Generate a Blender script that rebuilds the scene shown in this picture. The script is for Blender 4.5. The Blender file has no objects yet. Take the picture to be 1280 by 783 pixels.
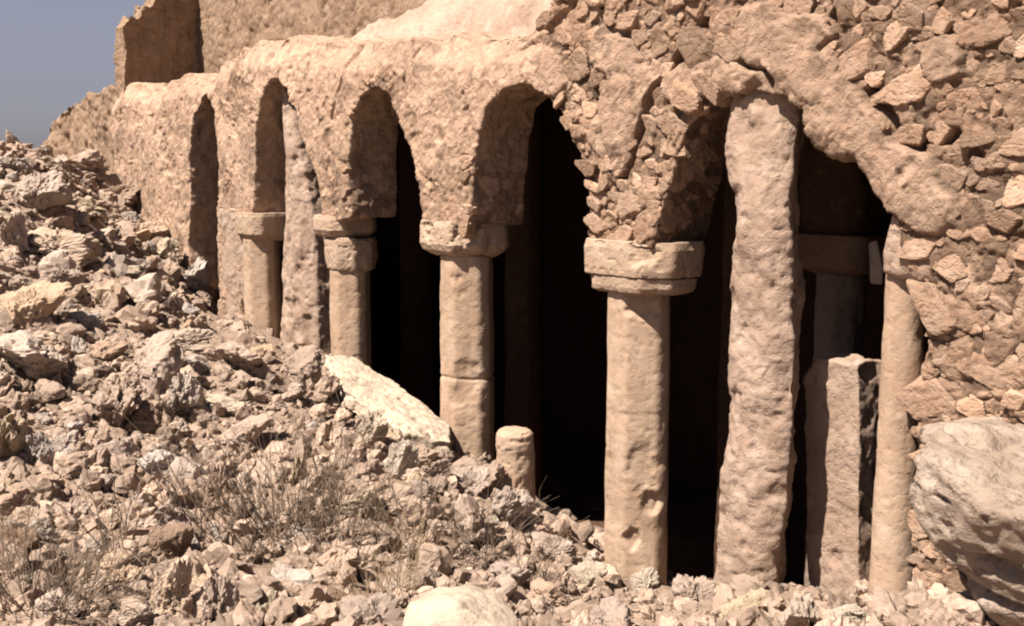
import bpy, bmesh, math, random
import numpy as np
from mathutils import Vector, Matrix
from mathutils.geometry import tessellate_polygon

VOX = 0.0125                      # cell of the arcade wall's surface
rng = np.random.default_rng(7)
random.seed(7)
S = bpy.context.scene
COL = S.collection

# ------------------------------------------------------------------ camera frame (world: X along the arcade, Y into it, Z up)
F, W, H = 1400.0, 1280, 783
CAM = np.array([11.45, -4.80, 2.76])
_yaw = math.radians(36.4); _p = math.atan((391.5 - 214) / F)
FV = np.array([-math.cos(_yaw) * math.cos(_p), math.sin(_yaw) * math.cos(_p), -math.sin(_p)])
RV = np.array([math.sin(_yaw), math.cos(_yaw), 0.0])
UV = np.cross(RV, FV)

def ray(px, py): return FV + RV * (px - 640) / F - UV * (py - 391.5) / F
def atY(px, py, Y):
    d = ray(px, py); return CAM + d * ((Y - CAM[1]) / d[1])
def xz(px, py, Y=0.0):
    q = atY(px, py, Y); return (q[0], q[2])
def atD(px, py, D): return CAM + ray(px, py) * D

# ------------------------------------------------------------------ numpy noise
def _h(ix, iy, iz, s):
    n = (ix.astype(np.uint32) * np.uint32(374761393) + iy.astype(np.uint32) * np.uint32(668265263)
         + iz.astype(np.uint32) * np.uint32(2147483647 & 0x9E3779B1) + np.uint32((s * 1274126177) & 0xFFFFFFFF))
    n = (n ^ (n >> np.uint32(13))) * np.uint32(1274126177)
    n = (n ^ (n >> np.uint32(16))) * np.uint32(2246822519)
    n = n ^ (n >> np.uint32(15))
    return n.astype(np.float32) * np.float32(1 / 4294967295.0)

def noise(P, f, s=0):
    q = P.astype(np.float32) * np.float32(f) + 1000.0
    i = np.floor(q); t = q - i; t = t * t * (3 - 2 * t); i = i.astype(np.int32)
    r = 0
    for a in (0, 1):
        wa = t[:, 0] if a else 1 - t[:, 0]
        for b in (0, 1):
            wb = t[:, 1] if b else 1 - t[:, 1]
            for c in (0, 1):
                wc = t[:, 2] if c else 1 - t[:, 2]
                r = r + wa * wb * wc * _h(i[:, 0] + a, i[:, 1] + b, i[:, 2] + c, s)
    return r * 2 - 1

def fbm(P, f, o=4, s=0, g=0.5):
    r = 0; a = 1.0; tot = 0
    for k in range(o):
        r = r + a * noise(P, f * 2 ** k, s + 17 * k); tot += a; a *= g
    return r / tot * 1.4

def voronoi(P, f, s=0, sc=(1, 1, 1), tilt=False):
    """F1, F2 and a random number of the nearest cell"""
    q = (P * np.array(sc)).astype(np.float32) * np.float32(f) + 1000.0
    i = np.floor(q).astype(np.int32); fr = q - i
    n = len(P); d1 = np.full(n, 9, np.float32); d2 = d1.copy(); cid = np.zeros(n, np.float32); ox = cid.copy(); oz = cid.copy()
    for a in (-1, 0, 1):
        for b in (-1, 0, 1):
            for c in (-1, 0, 1):
                jx, jy, jz = i[:, 0] + a, i[:, 1] + b, i[:, 2] + c
                ex = a + .1 + .8 * _h(jx, jy, jz, s) - fr[:, 0]; ez = c + .1 + .8 * _h(jx, jy, jz, s + 2) - fr[:, 2]
                d = np.sqrt(ex ** 2 + (b + .1 + .8 * _h(jx, jy, jz, s + 1) - fr[:, 1]) ** 2 + ez ** 2)
                m = d < d1
                if tilt: ox = np.where(m, ex, ox); oz = np.where(m, ez, oz)
                d2 = np.where(m, d1, np.minimum(d2, d)); cid = np.where(m, _h(jx, jy, jz, s + 3), cid); d1 = np.where(m, d, d1)
    if tilt:                                                    # each cell's own leaning plane
        g1 = np.mod(cid * 91.7, 1) - .5; g2 = np.mod(cid * 37.3, 1) - .5
        return d1, d2, cid, (ox * g1 + oz * g2)
    return d1, d2, cid

def sst(a, b, x):
    t = np.clip((x - a) / (b - a), 0, 1); return t * t * (3 - 2 * t)

def vnoise(P, f, o, s):
    return np.stack([fbm(P, f, o, s), fbm(P, f, o, s + 101), fbm(P, f, o, s + 202)], 1)

# ------------------------------------------------------------------ mesh helpers
def mesh_np(name, V, Fc, smooth=True):
    V = np.asarray(V, np.float32); Fc = np.asarray(Fc, np.int32); k = Fc.shape[1]
    me = bpy.data.meshes.new(name)
    me.vertices.add(len(V)); me.vertices.foreach_set('co', V.ravel())
    me.loops.add(Fc.size); me.loops.foreach_set('vertex_index', Fc.ravel())
    me.polygons.add(len(Fc)); me.polygons.foreach_set('loop_start', np.arange(0, Fc.size, k, dtype=np.int32))
    me.polygons.foreach_set('loop_total', np.full(len(Fc), k, np.int32))
    me.polygons.foreach_set('use_smooth', np.full(len(Fc), smooth))
    me.update(calc_edges=True); me.validate()
    return me

def link(name, me, mat, parent=None, loc=None):
    o = bpy.data.objects.new(name, me); COL.objects.link(o)
    if mat and not me.materials: me.materials.append(mat)
    if parent: o.parent = parent
    if loc is not None: o.location = loc
    return o

def tag(o, label=None, cat=None, group=None, kind=None):
    if label: o['label'] = label
    if cat: o['category'] = cat
    if group: o['group'] = group
    if kind: o['kind'] = kind
    return o

def empty(name, loc):
    o = bpy.data.objects.new(name, None); o.location = loc; COL.objects.link(o); o.empty_display_size = .2
    return o

def verts(me):
    a = np.empty(len(me.vertices) * 3, np.float32); me.vertices.foreach_get('co', a); return a.reshape(-1, 3)
def norms(me):
    a = np.empty(len(me.vertices) * 3, np.float32); me.vertices.foreach_get('normal', a); return a.reshape(-1, 3)
def set_verts(me, V):
    me.vertices.foreach_set('co', np.asarray(V, np.float32).ravel()); me.update()

def remesh(bm, vox):
    me = bpy.data.meshes.new('tmp'); bm.to_mesh(me); bm.free()
    o = bpy.data.objects.new('tmp', me); COL.objects.link(o)
    m = o.modifiers.new('r', 'REMESH'); m.mode = 'VOXEL'; m.voxel_size = vox; m.use_smooth_shade = True
    dg = bpy.context.evaluated_depsgraph_get(); dg.update()
    out = bpy.data.meshes.new_from_object(o.evaluated_get(dg))
    bpy.data.objects.remove(o); bpy.data.meshes.remove(me)
    out.polygons.foreach_set('use_smooth', np.ones(len(out.polygons), bool))
    return out

def attr(me, name, rgb):
    a = me.color_attributes.new(name, 'FLOAT_COLOR', 'POINT')
    c = np.ones((len(me.vertices), 4), np.float32); c[:, :rgb.shape[1]] = rgb
    a.data.foreach_set('color', c.ravel())

def prism(bm, pts, y0, y1):
    """closed solid from an outline in (x, z), between two depths"""
    a = [bm.verts.new((x, y0, z)) for x, z in pts]; b = [bm.verts.new((x, y1, z)) for x, z in pts]
    n = len(pts)
    for i in range(n):
        bm.faces.new((a[i], a[(i + 1) % n], b[(i + 1) % n], b[i]))
    for t in tessellate_polygon([[Vector((x, z, 0)) for x, z in pts]]):
        bm.faces.new([a[i] for i in t]); bm.faces.new([b[i] for i in t])
    bmesh.ops.recalc_face_normals(bm, faces=bm.faces)

def hull_bm(pts):
    bm = bmesh.new()
    for p in pts: bm.verts.new(p)
    r = bmesh.ops.convex_hull(bm, input=bm.verts[:])
    bmesh.ops.delete(bm, geom=[v for v in bm.verts if not v.link_faces], context='VERTS')
    bmesh.ops.recalc_face_normals(bm, faces=bm.faces)
    return bm

def stone_disp(P, N, amp, f, s, layers=4):
    """weathered stone: lumps, pits and grain along the normal"""
    h = fbm(P, f, layers, s) * amp
    pit = noise(P, f * 3.1, s + 5) ; h -= amp * .8 * sst(.35, .75, pit)
    return P + N * h[:, None]

# ------------------------------------------------------------------ materials
def nt(mat): return mat.node_tree.nodes, mat.node_tree.links
def stone_mat(name, cols, scale=6, pits=.5, bump=.5, bdist=.012, rough=.95, vary=0.0, attrib=None, tints=None, coord='Object', pit_col=(.11, .068, .046), streak=0):
    """cols: three base colours mixed by noise. attrib: R mortar gap, G stone tone, B plaster."""
    m = bpy.data.materials.new(name); m.use_nodes = True
    N, L = nt(m); b = N['Principled BSDF']
    b.inputs['Roughness'].default_value = rough; b.inputs['Specular IOR Level'].default_value = .12
    tc = N.new('ShaderNodeTexCoord'); vec = tc.outputs[coord]
    oi = N.new('ShaderNodeObjectInfo')
    off = N.new('ShaderNodeVectorMath'); off.operation = 'MULTIPLY_ADD'
    L.new(oi.outputs['Random'], off.inputs[0]); off.inputs[1].default_value = (37, 53, 71); L.new(vec, off.inputs[2]); vec = off.outputs[0]
    def nz(sc, det=6, ro=.6, v=None):
        t = N.new('ShaderNodeTexNoise'); t.inputs['Scale'].default_value = sc; t.inputs['Detail'].default_value = det; t.inputs['Roughness'].default_value = ro
        L.new(v or vec, t.inputs['Vector']); return t.outputs['Fac']
    def mapr(x, a, c, d=0., e=1.):
        r = N.new('ShaderNodeMapRange'); r.inputs[1].default_value = a; r.inputs[2].default_value = c; r.inputs[3].default_value = d; r.inputs[4].default_value = e
        L.new(x, r.inputs[0]); return r.outputs[0]
    def mix(a, c, f, mode='MIX'):
        x = N.new('ShaderNodeMix'); x.data_type = 'RGBA'; x.blend_type = mode
        if isinstance(f, float): x.inputs[0].default_value = f
        else: L.new(f, x.inputs[0])
        for sock, val in ((x.inputs[6], a), (x.inputs[7], c)):
            if isinstance(val, tuple): sock.default_value = (*val, 1)
            else: L.new(val, sock)
        return x.outputs[2]
    def mul(a, k):
        x = N.new('ShaderNodeMath'); x.operation = 'MULTIPLY'; L.new(a, x.inputs[0])
        if isinstance(k, float): x.inputs[1].default_value = k
        else: L.new(k, x.inputs[1])
        return x.outputs[0]
    c = mix(cols[0], cols[1], mapr(nz(scale * .35, 5), .38, .62))
    c = mix(c, cols[2], mapr(nz(scale, 8, .7), .48, .68))
    if streak:
        mp = N.new('ShaderNodeMapping'); mp.inputs['Scale'].default_value = (1, 1, .18); L.new(vec, mp.inputs['Vector'])
        c = mix(c, pit_col, mul(mapr(nz(scale * 1.5, 6, .7, mp.outputs[0]), .5, .72), streak))
    fine = nz(scale * 9, 6, .75)
    c = mix(c, pit_col, mul(mapr(nz(scale * 4.5, 4, .6), .56, .70), pits))
    c = mix(c, (1., .93, .82), mul(mapr(fine, .58, .8), .25))
    if vary:
        hv = N.new('ShaderNodeHueSaturation'); hv.inputs['Fac'].default_value = 1
        L.new(mapr(oi.outputs['Random'], 0, 1, 1 - vary, 1 + vary), hv.inputs['Value'])
        m2 = N.new('ShaderNodeMath'); m2.operation = 'FRACT'; L.new(mul(oi.outputs['Random'], 7.31), m2.inputs[0])
        L.new(mapr(m2.outputs[0], 0, 1, .8, 1.12), hv.inputs['Saturation'])
        L.new(c, hv.inputs['Color']); c = hv.outputs[0]
    if attrib:
        at = N.new('ShaderNodeAttribute'); at.attribute_name = attrib
        sp = N.new('ShaderNodeSeparateColor'); L.new(at.outputs['Color'], sp.inputs[0])
        for key, col_ in (tints or {}).items():
            if key == 'mortar': c = mix(c, col_, sp.outputs[0])
            if key == 'plaster': c = mix(c, mix(col_, cols[0], mapr(nz(scale * 1.3, 8, .75), .35, .65)), mul(sp.outputs[2], .75))
        hv = N.new('ShaderNodeHueSaturation'); L.new(mapr(sp.outputs[1], 0, 1, .5, 1.4), hv.inputs['Value']); L.new(c, hv.inputs['Color']); c = hv.outputs[0]
    L.new(c, b.inputs['Base Color'])
    bp = N.new('ShaderNodeBump'); bp.inputs['Strength'].default_value = bump; bp.inputs['Distance'].default_value = bdist
    ad = N.new('ShaderNodeMath'); ad.operation = 'ADD'; L.new(nz(scale * 3, 10, .72), ad.inputs[0]); L.new(mul(mapr(nz(scale * 4.5, 4, .6), .5, .68), -.35 * (1 if pits else 0)), ad.inputs[1])
    L.new(ad.outputs[0], bp.inputs['Height']); L.new(bp.outputs[0], b.inputs['Normal'])
    return m

M_WALL = stone_mat('masonry', [(0.35, 0.228, 0.155), (0.297, 0.185, 0.122), (0.389, 0.271, 0.195)], 7, .5, .9, .02, attrib='masonry',
                   tints={'plaster': (0.396, 0.271, 0.195), 'mortar': (0.112, 0.066, 0.0429)}, coord='Object')
M_UPPER = stone_mat('upper_masonry', [(0.264, 0.175, 0.115), (0.205, 0.132, 0.0858), (0.304, 0.211, 0.149)], 5, .5, .9, .02, streak=.55)
M_SHAFT = stone_mat('column_stone', [(.38, .262, .182), (.31, .208, .14), (.42, .31, .225)], 4, .5, .6, .012, streak=.5, pit_col=(.19, .125, .08))
M_CAP = stone_mat('capital_stone', [(0.356, 0.251, 0.178), (0.317, 0.218, 0.149), (0.383, 0.284, 0.211)], 6, .35, .6, .012)
M_PIER = stone_mat('pier_plaster', [(0.343, 0.241, 0.182), (0.277, 0.188, 0.135), (0.389, 0.287, 0.224)], 6, .45, .8, .016)
M_SHADE = stone_mat('inner_masonry_shade', [(.07, .035, .02), (.055, .03, .018), (.085, .045, .028)], 5, .4, .6, .015)  # dark copy of the masonry, interior shade put into the colour
M_ROCK = stone_mat('limestone', [(.33, .237, .18), (.27, .19, .142), (.375, .282, .22)], 4, .4, .5, .012, vary=.2, pit_col=(0.132, 0.0924, 0.066))
M_GREY = stone_mat('grey_limestone', [(0.35, 0.281, 0.231), (0.297, 0.234, 0.191), (0.396, 0.323, 0.271)], 4, .45, .5, .012, vary=.15, pit_col=(0.099, 0.0726, 0.0594))
M_TAN = stone_mat('tan_limestone', [(0.376, 0.271, 0.195), (0.323, 0.228, 0.158), (0.409, 0.307, 0.231)], 4, .4, .5, .012, vary=.12)
M_CREAM = stone_mat('cream_limestone', [(.43, .335, .24), (.35, .265, .188), (.48, .385, .285)], 6, .45, .7, .015, vary=.05, pit_col=(.28, .2, .13))
M_SLAB = stone_mat('slab_limestone', [(.47, .375, .28), (.40, .31, .225), (.51, .415, .32)], 5, .5, .8, .015, pit_col=(.2, .14, .09))
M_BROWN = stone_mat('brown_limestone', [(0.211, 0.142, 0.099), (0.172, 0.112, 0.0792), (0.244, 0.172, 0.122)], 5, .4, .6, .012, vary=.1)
M_BOULDER = stone_mat('veined_boulder', [(.355, .272, .212), (.27, .2, .152), (.41, .325, .262)], 4, .7, 1., .03, pit_col=(.13, .09, .065))
M_SOIL = stone_mat('dry_soil', [(0.304, 0.215, 0.158), (0.251, 0.175, 0.125), (0.343, 0.251, 0.191)], 5, .5, .9, .03, coord='Object')
M_RUB = stone_mat('small_rubble', [(.315, .226, .17), (.25, .176, .131), (.36, .27, .208)], 5, .4, .7, .01, attrib='masonry', tints={})

def plain_mat(name, a, b_, rough=.9):
    m = bpy.data.materials.new(name); m.use_nodes = True; N, L = nt(m); b = N['Principled BSDF']
    b.inputs['Roughness'].default_value = rough; b.inputs['Specular IOR Level'].default_value = .1
    tc = N.new('ShaderNodeTexCoord'); t = N.new('ShaderNodeTexNoise'); t.inputs['Scale'].default_value = 9
    L.new(tc.outputs['Object'], t.inputs['Vector'])
    r = N.new('ShaderNodeValToRGB'); r.color_ramp.elements[0].color = (*a, 1); r.color_ramp.elements[1].color = (*b_, 1)
    r.color_ramp.elements[0].position = .35; r.color_ramp.elements[1].position = .65
    L.new(t.outputs['Fac'], r.inputs[0]); L.new(r.outputs[0], b.inputs['Base Color'])
    return m
M_TWIG = plain_mat('dry_twig', (.10, .07, .05), (.21, .155, .112))
M_STRAW = plain_mat('dry_straw', (.27, .19, .12), (.38, .28, .18))

# ------------------------------------------------------------------ terrain
CTRL = [(0, 783, 4.5), (300, 783, 4.8), (570, 775, 5.05), (800, 783, 6.3), (1000, 783, 5.6), (1200, 783, 4.7), (0, 650, 5.8), (300, 650, 6.4), (560, 650, 6.9),
        (0, 500, 7.5), (250, 500, 8.2), (450, 520, 8.8), (550, 575, 8.6), (0, 350, 9.5), (150, 350, 10.3), (270, 432, 11.6), (400, 446, 10.5), (0, 222, 12), (100, 250, 12.3),
        (150, 295, 13.3), (0, 193, 13), (50, 190, 14), (640, 610, 8.0), (330, 440, 11.0)]
pts = [tuple(atD(*c)) for c in CTRL]
pts += [tuple(atY(150, 262, -.35)), tuple(atY(200, 318, -.3)), tuple(atY(238, 392, -.3))]
for px, py in [(560, 565), (660, 640), (790, 742), (925, 742), (1115, 747)]: pts.append(tuple(atY(px, py, 0.05)))
pts += [(11.45, -4.8, 1.12), (9, -4.7, .98), (13.5, -5, 1.2), (10.3, -1.2, .95), (12, -.5, 1.0), (9.4, -.1, .95), (6.8, -5.5, 1.2), (3, -5.5, 1.7), (0, -4.5, 2.5), (-3, -4.5, 2.9),
        (-5, -2.6, 2.7), (-7.5, -1.5, 2.5), (-10, -4, 1.3), (-4, -8, 1.6), (3, -9, .9), (12, -10, .7), (16, -3, .9), (-5.2, -.4, 2.3), (-5, 3, .6), (-9, 3, 1.0),
        (0, .6, .55), (2, .6, .45), (4.3, .5, .25), (5.2, .45, .12), (6.2, .5, .0), (7, .5, .15), (8, .5, .35), (0, 1.2, -.4), (2, 1.2, -.5), (4, 1.2, -.6), (6, 1.2, -.7), (8, 1.2, -.6), (0, 2.5, -.8), (3, 2.5, -.9), (6, 2.5, -.9), (9, 2.5, -.8), (0, 5, -.8), (5, 5, -.9), (10, 5, -.8), (14, 5, .3), (-14, 0, .6), (-12, -10, .4)]
_p = np.array(pts)
def _tps(r2): return np.where(r2 > 0, r2 * np.log(np.maximum(r2, 1e-9)) * .5, 0)
_n = len(_p); _K = _tps(((_p[:, None, :2] - _p[None, :, :2]) ** 2).sum(2)) + np.eye(_n) * .02
_A = np.zeros((_n + 3, _n + 3)); _Q = np.c_[np.ones(_n), _p[:, :2]]; _A[:_n, :_n] = _K; _A[:_n, _n:] = _Q; _A[_n:, :_n] = _Q.T
_w = np.linalg.solve(_A, np.r_[_p[:, 2], 0, 0, 0])
def zbase(x, y):
    x = np.atleast_1d(np.asarray(x, float)); y = np.atleast_1d(np.asarray(y, float))
    xc = np.clip(x, -14, 16); yc = np.clip(y, -11, 7)
    r2 = (xc[:, None] - _p[None, :, 0]) ** 2 + (yc[:, None] - _p[None, :, 1]) ** 2
    z = _tps(r2) @ _w[:_n] + _w[_n] + _w[_n + 1] * xc + _w[_n + 2] * yc
    out = np.hypot(x - xc, y - yc)
    return z * np.exp(-(out / 6) ** 2) + .2 * (1 - np.exp(-(out / 6) ** 2))
def zt(x, y):
    x = np.atleast_1d(np.asarray(x, float)); y = np.atleast_1d(np.asarray(y, float))
    P = np.c_[x, y, np.zeros(len(x))]
    z = zbase(x, y) + .07 * fbm(P, 1.6, 4, 3) + .03 * fbm(P, 7, 3, 9)
    for dx, dy, dr, dd in DIPS: z = z - dd * np.exp(-((x - dx) ** 2 + (y - dy) ** 2) / dr ** 2)     # hollows between the larger blocks
    return z
DIPS = []

def ground_hit(px, py):
    d = ray(px, py); ts = np.linspace(3, 18, 600); q = CAM[None] + d[None] * ts[:, None]
    g = q[:, 2] - zt(q[:, 0], q[:, 1])
    k = np.argmax(g < 0) if (g < 0).any() else int(np.argmin(np.where(ts > 9, g, 99)))
    q[k][2] = min(q[k][2], zt(q[k][0], q[k][1])[0] + .02)
    return q[k], (ts[k] if (g < 0).any() else 99.)

_d = [(*ground_hit(px, py)[0][:2], r_, d_) for px, py, r_, d_ in [(195, 520, .22, .30), (215, 470, .16, .24), (60, 330, .2, .26), (130, 268, .2, .26), (180, 322, .12, .24), (50, 468, .16, .22), (165, 590, .14, .18), (400, 640, .14, .15), (480, 640, .12, .15), (270, 560, .12, .15), (20, 430, .14, .2), (110, 380, .14, .18), (230, 560, .14, .18)]]
def axis(lo, hi, step, far):
    a = np.arange(lo, hi, step); e = [step]
    while sum(e) < far: e.append(e[-1] * 1.25)
    c = np.cumsum(e); return np.r_[(lo - c)[::-1], a, hi + c - step]
DIPS = _d
gx = axis(-6, 10.6, .05, 900); gy = axis(-5.2, 1.4, .05, 900)
GX, GY = np.meshgrid(gx, gy, indexing='ij')
z = np.empty(GX.size); fx, fy = GX.ravel(), GY.ravel()
for k in range(0, len(fx), 20000): z[k:k + 20000] = zt(fx[k:k + 20000], fy[k:k + 20000])
nx, ny = len(gx), len(gy); idx = np.arange(nx * ny).reshape(nx, ny)
quads = np.stack([idx[:-1, :-1], idx[1:, :-1], idx[1:, 1:], idx[:-1, 1:]], -1).reshape(-1, 4)
Vg = np.c_[fx, fy, z]
dgr, _, cg = voronoi(Vg, 11, 40)
Vg[:, 2] += .02 * (cg - .3) * sst(.6, .2, dgr)
link('ground', mesh_np('ground', Vg, quads), M_SOIL)['kind'] = 'structure'

# ------------------------------------------------------------------ the arcade
arcade = empty('ruined_arcade', (3, .3, 0))
tag(arcade, 'long ruined stone arcade of pointed arches on octagonal columns with dark vaulted interior', 'ruin')
def part(name, me, mat, parent=None):
    """a part built in world coordinates; its own origin set at its base centre"""
    V = verts(me); c = np.array([(V[:, 0].min() + V[:, 0].max()) / 2, (V[:, 1].min() + V[:, 1].max()) / 2, V[:, 2].min()])
    set_verts(me, V - c)
    p = parent or arcade
    base = np.array(p.location); q = p.parent
    while q is not None: base = base + np.array(q.location); q = q.parent
    return link(name, me, mat, p, tuple(c - base))

AR = {'A': [(237, 300), (238, 200), (244, 145), (257, 118), (270, 140), (274, 200), (274, 300)],
      'B': [(318, 265), (320, 200), (325, 140), (335, 100), (345, 93), (359, 108), (377, 160), (392, 210), (404, 260), (407, 290)],
      'C': [(440, 272), (436, 200), (440, 150), (452, 115), (470, 103), (485, 115), (500, 150), (517, 190), (524, 240), (530, 285)],
      'D': [(590, 285), (592, 230), (598, 170), (608, 130), (630, 110), (650, 106), (680, 111), (700, 140), (722, 190), (733, 240), (737, 300)],
      'E': [(818, 305), (826, 260), (842, 205), (862, 160), (888, 130), (930, 112), (975, 115), (1003, 135), (1022, 170), (1040, 195), (1072, 190), (1085, 225), (1105, 255), (1122, 290), (1128, 320)]}
A = {k: [xz(*q) for q in v] for k, v in AR.items()}
out = [(-4.15, -.4), (A['A'][0][0], -.4)] + A['A'] + [(A['A'][-1][0], -.4), (.0, -.4), (.02, 2.32)] + A['B'] + [(2.06, 2.33), (2.5, 2.33)] + A['C'] + [(3.76, 2.35), (4.42, 2.35)] \
    + A['D'] + [(5.82, 2.30), (6.42, 2.30)] + A['E'] + [(8.22, 2.28), (8.30, 2.2), (8.31, -.4), (11.2, -.4), (11.2, 4.9), (10, 5.2), (8.5, 5.05), (7.4, 5.3), (6.4, 5.1), (5.75, 5.0), (5.52, 4.5), (5.42, 3.85),
     (5.0, 3.72), (3.65, 3.80), (2.6, 3.9), (1.99, 3.99), (.9, 4.08), (.37, 4.08), (-.3, 4.0), (-.62, 3.92), (-.8, 3.80), (-1.88, 3.85), (-3.0, 3.83), (-3.9, 3.85), (-4.15, 3.7)]
k0 = out.index((5.42, 3.85)); top_ = out[k0:]; rest = out[:k0]
tx = np.arange(5.3, -4.1, -.17); order = np.argsort([q[0] for q in top_])
tz = np.interp(tx, np.array([q[0] for q in top_])[order], np.array([q[1] for q in top_])[order]) + rng.normal(0, .03, len(tx)) + .05 * np.sin(tx * 3.1) * (tx < 0)
out = rest + [top_[0]] + list(zip(tx.tolist(), tz.tolist())) + [top_[-1]]
# remove doubles
o2 = [out[0]]
for q in out[1:]:
    if math.hypot(q[0] - o2[-1][0], q[1] - o2[-1][1]) > .012: o2.append(q)
bm = bmesh.new(); prism(bm, o2, 0.0, .48)
wall = remesh(bm, VOX)
# drop the faces on the hidden rear side
V = verts(wall)
if True:
    bm = bmesh.new(); bm.from_mesh(wall)
    dead = [f for f in bm.faces if f.normal.y > .8 and f.calc_center_median().y > .42]
    bmesh.ops.delete(bm, geom=dead, context='FACES'); bm.to_mesh(wall); bm.free()
V = verts(wall).copy(); zt_ = np.interp(V[:, 0], tx[::-1], tz[::-1], right=9)
V[:, 1] += .10 * sst(.26, 0., zt_ - V[:, 2]) * (1 - np.clip(V[:, 1] / .6, 0, 1)); set_verts(wall, V); V = verts(wall); Nn = norms(wall)
P2 = np.c_[V[:, 0], V[:, 2]]
def seg_dist(P2, poly, closed=False):
    d = np.full(len(P2), 99., np.float32)
    for i in range(len(poly) - 1):
        a = np.array(poly[i]); b = np.array(poly[i + 1]); ab = b - a
        t = np.clip(((P2 - a) @ ab) / max(ab @ ab, 1e-9), 0, 1)
        d = np.minimum(d, np.hypot(P2[:, 0] - a[0] - t * ab[0], P2[:, 1] - a[1] - t * ab[1]))
    return d
dA = {k: seg_dist(P2, A[k]) for k in A}
dall = np.minimum.reduce(list(dA.values()))
Xv = V[:, 0]; Zv = V[:, 2]
wob = V + .02 * vnoise(V, 5, 2, 50)
low = fbm(V, .9, 3, 60)
plaster = sst(5.75, 4.9, Xv + .35 * low)                                    # the far bays keep their render
ring = sst(.20, .13, dall + .05 * fbm(V, 3, 2, 61)) * (dA['B'] > .25)        # bared voussoirs along the arches
plaster *= 1 - .25 * ring * sst(1.9, 2.4, Xv)
plaster *= 1 - .8 * sst(.25, .55, fbm(V, 2.3, 3, 66))
sp_zone = (Zv < 2.75) & (Xv > 1.9) & (Xv < 6.5)
plaster = np.where(sp_zone, plaster * .55, plaster)                          # the springers are bare rubble
patch = np.zeros(len(V), np.float32); lift = np.zeros(len(V), np.float32)
def smear(path, r, up, w=1.0):                                               # a plate of mortar left on the masonry
    global patch, lift
    d = seg_dist(P2, [xz(*q) for q in path]) + .05 * fbm(V, 5, 5, int(path[0][0]), .65)
    m = sst(r, r * .8, d); patch = np.maximum(patch, m * w); lift = np.maximum(lift, m * up)
smear([(965, 95), (1010, 120), (1055, 150), (1110, 205), (1150, 250), (1165, 262)], .17, .07)
smear([(950, 40), (1000, 60), (1010, 100)], .20, .06)
smear([(1000, 110), (1045, 165), (1055, 188)], .13, .08)
smear([(850, 105), (890, 95), (930, 100)], .13, .06)
smear([(760, 60), (800, 100), (760, 160)], .2, .03)
smear([(1180, 60), (1185, 80)], .12, .06)
smear([(600, 80), (650, 70), (690, 90)], .16, .02)
plaster = np.clip(np.maximum(plaster, patch), 0, 1)
crack = np.zeros(len(V), np.float32)
def cleft(path, r, deep):
    global crack
    d = seg_dist(P2, [xz(*q) for q in path]) + .02 * fbm(V, 8, 3, 5 + int(path[0][0]))
    crack = np.maximum(crack, sst(r, r * .3, d) * deep)
cleft([(838, 75), (815, 125), (798, 170), (780, 215), (768, 235)], .035, .09)
cleft([(880, 30), (850, 65), (838, 75)], .05, .1)
cleft([(712, 55), (728, 80), (745, 140), (765, 210)], .03, .06)
cleft([(640, 60), (690, 35), (720, 0)], .02, .04)
cleft([(930, 75), (955, 90), (965, 105)], .04, .08)
cleft([(1020, 60), (1045, 40), (1040, 10)], .03, .06)
cleft([(1090, 115), (1110, 140), (1125, 165)], .05, .1)
cleft([(1120, 165), (1150, 180), (1190, 175)], .045, .1)
cleft([(440, 60), (430, 110), (415, 150)], .02, .03)
cleft([(520, 60), (505, 100), (508, 130)], .02, .035)
cleft([(745, 0), (760, 40), (790, 45)], .04, .07)
# stones: a scatter of large ones among small ones
b1, b2, bid, bt = voronoi(wob, 4.8, 71, (1, .8, 1.25), True)
s1, s2, sid, st_ = voronoi(V + .012 * vnoise(V, 9, 2, 52), 12, 75, (1, .8, 1.3), True)
big = (bid > .5) & (Xv > 4.6)
eb = (b2 - b1) / 4.8; es = (s2 - s1) / 12
hb = sst(.0, .022, eb); hs = sst(.0, .014, es)
bigm = np.where(big, hb, 0)
stone_h = np.where(bigm > .25, .01 + .012 * hb + .02 * (bid - .75) + .03 * bt * hb, (.012 + .02 * (sid - .5) + .03 * st_) * hs)
mort = np.where(bigm > .25, 1 - sst(.3, .9, hb), 1 - sst(.3, .95, hs))
mort = np.maximum(mort, .8 * sst(.1, .5, fbm(V, 6, 4, 53)) * (bigm < .25))
tone = np.where(bigm > .25, bid * 2 - 1.0, sid)
tone = .46 + (tone - .5) * 1.05
rough = .026 * fbm(V, 5, 6, 80, .66) + .007 * fbm(V, 34, 3, 85)
pebb1, _, pid = voronoi(wob, 17, 88)
pl_h = .02 + .03 * fbm(V, 1.7, 3, 90) + .014 * fbm(V, 7, 5, 91, .65) + np.where(pid > .8, .004 * sst(.45, .2, pebb1), 0) - .014 * sst(.5, .8, noise(V, 12, 93)) - .02 * sst(.5, .8, noise(V, 5, 92)) + .28 * lift * sst(.01, .09, dall)
front = sst(-.25, -.75, Nn[:, 1]); side0 = sst(4.6, 5.8, Xv + .5 * low)
h = stone_h * (1 - plaster) + pl_h * plaster + rough * (1 - .5 * plaster) - crack
h -= .022 * side0 * (1 - plaster)
D = V + Nn * (h * (.45 + .55 * front))[:, None]
D[:, [0, 2]] += (.03 * vnoise(V, 2.6, 3, 97) + .012 * vnoise(V, 11, 2, 99))[:, [0, 2]]
set_verts(wall, D.astype(np.float32))
mortar = np.clip((np.maximum(mort, .55 * side0) * (1 - plaster) * .85) + crack * 6, 0, 1) * (.6 + .4 * noise(V, 9, 3))
tone_p = .5 + .2 * fbm(V, 2.5, 4, 98) + .22 * fbm(V, .8, 3, 95) + np.where(pid > .7, .18, 0) - .35 * sst(.35, .7, noise(V, 14, 94))
side = sst(5.4, 6.6, Xv + .5 * low)                                          # the near masonry is a darker, browner stone
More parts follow.
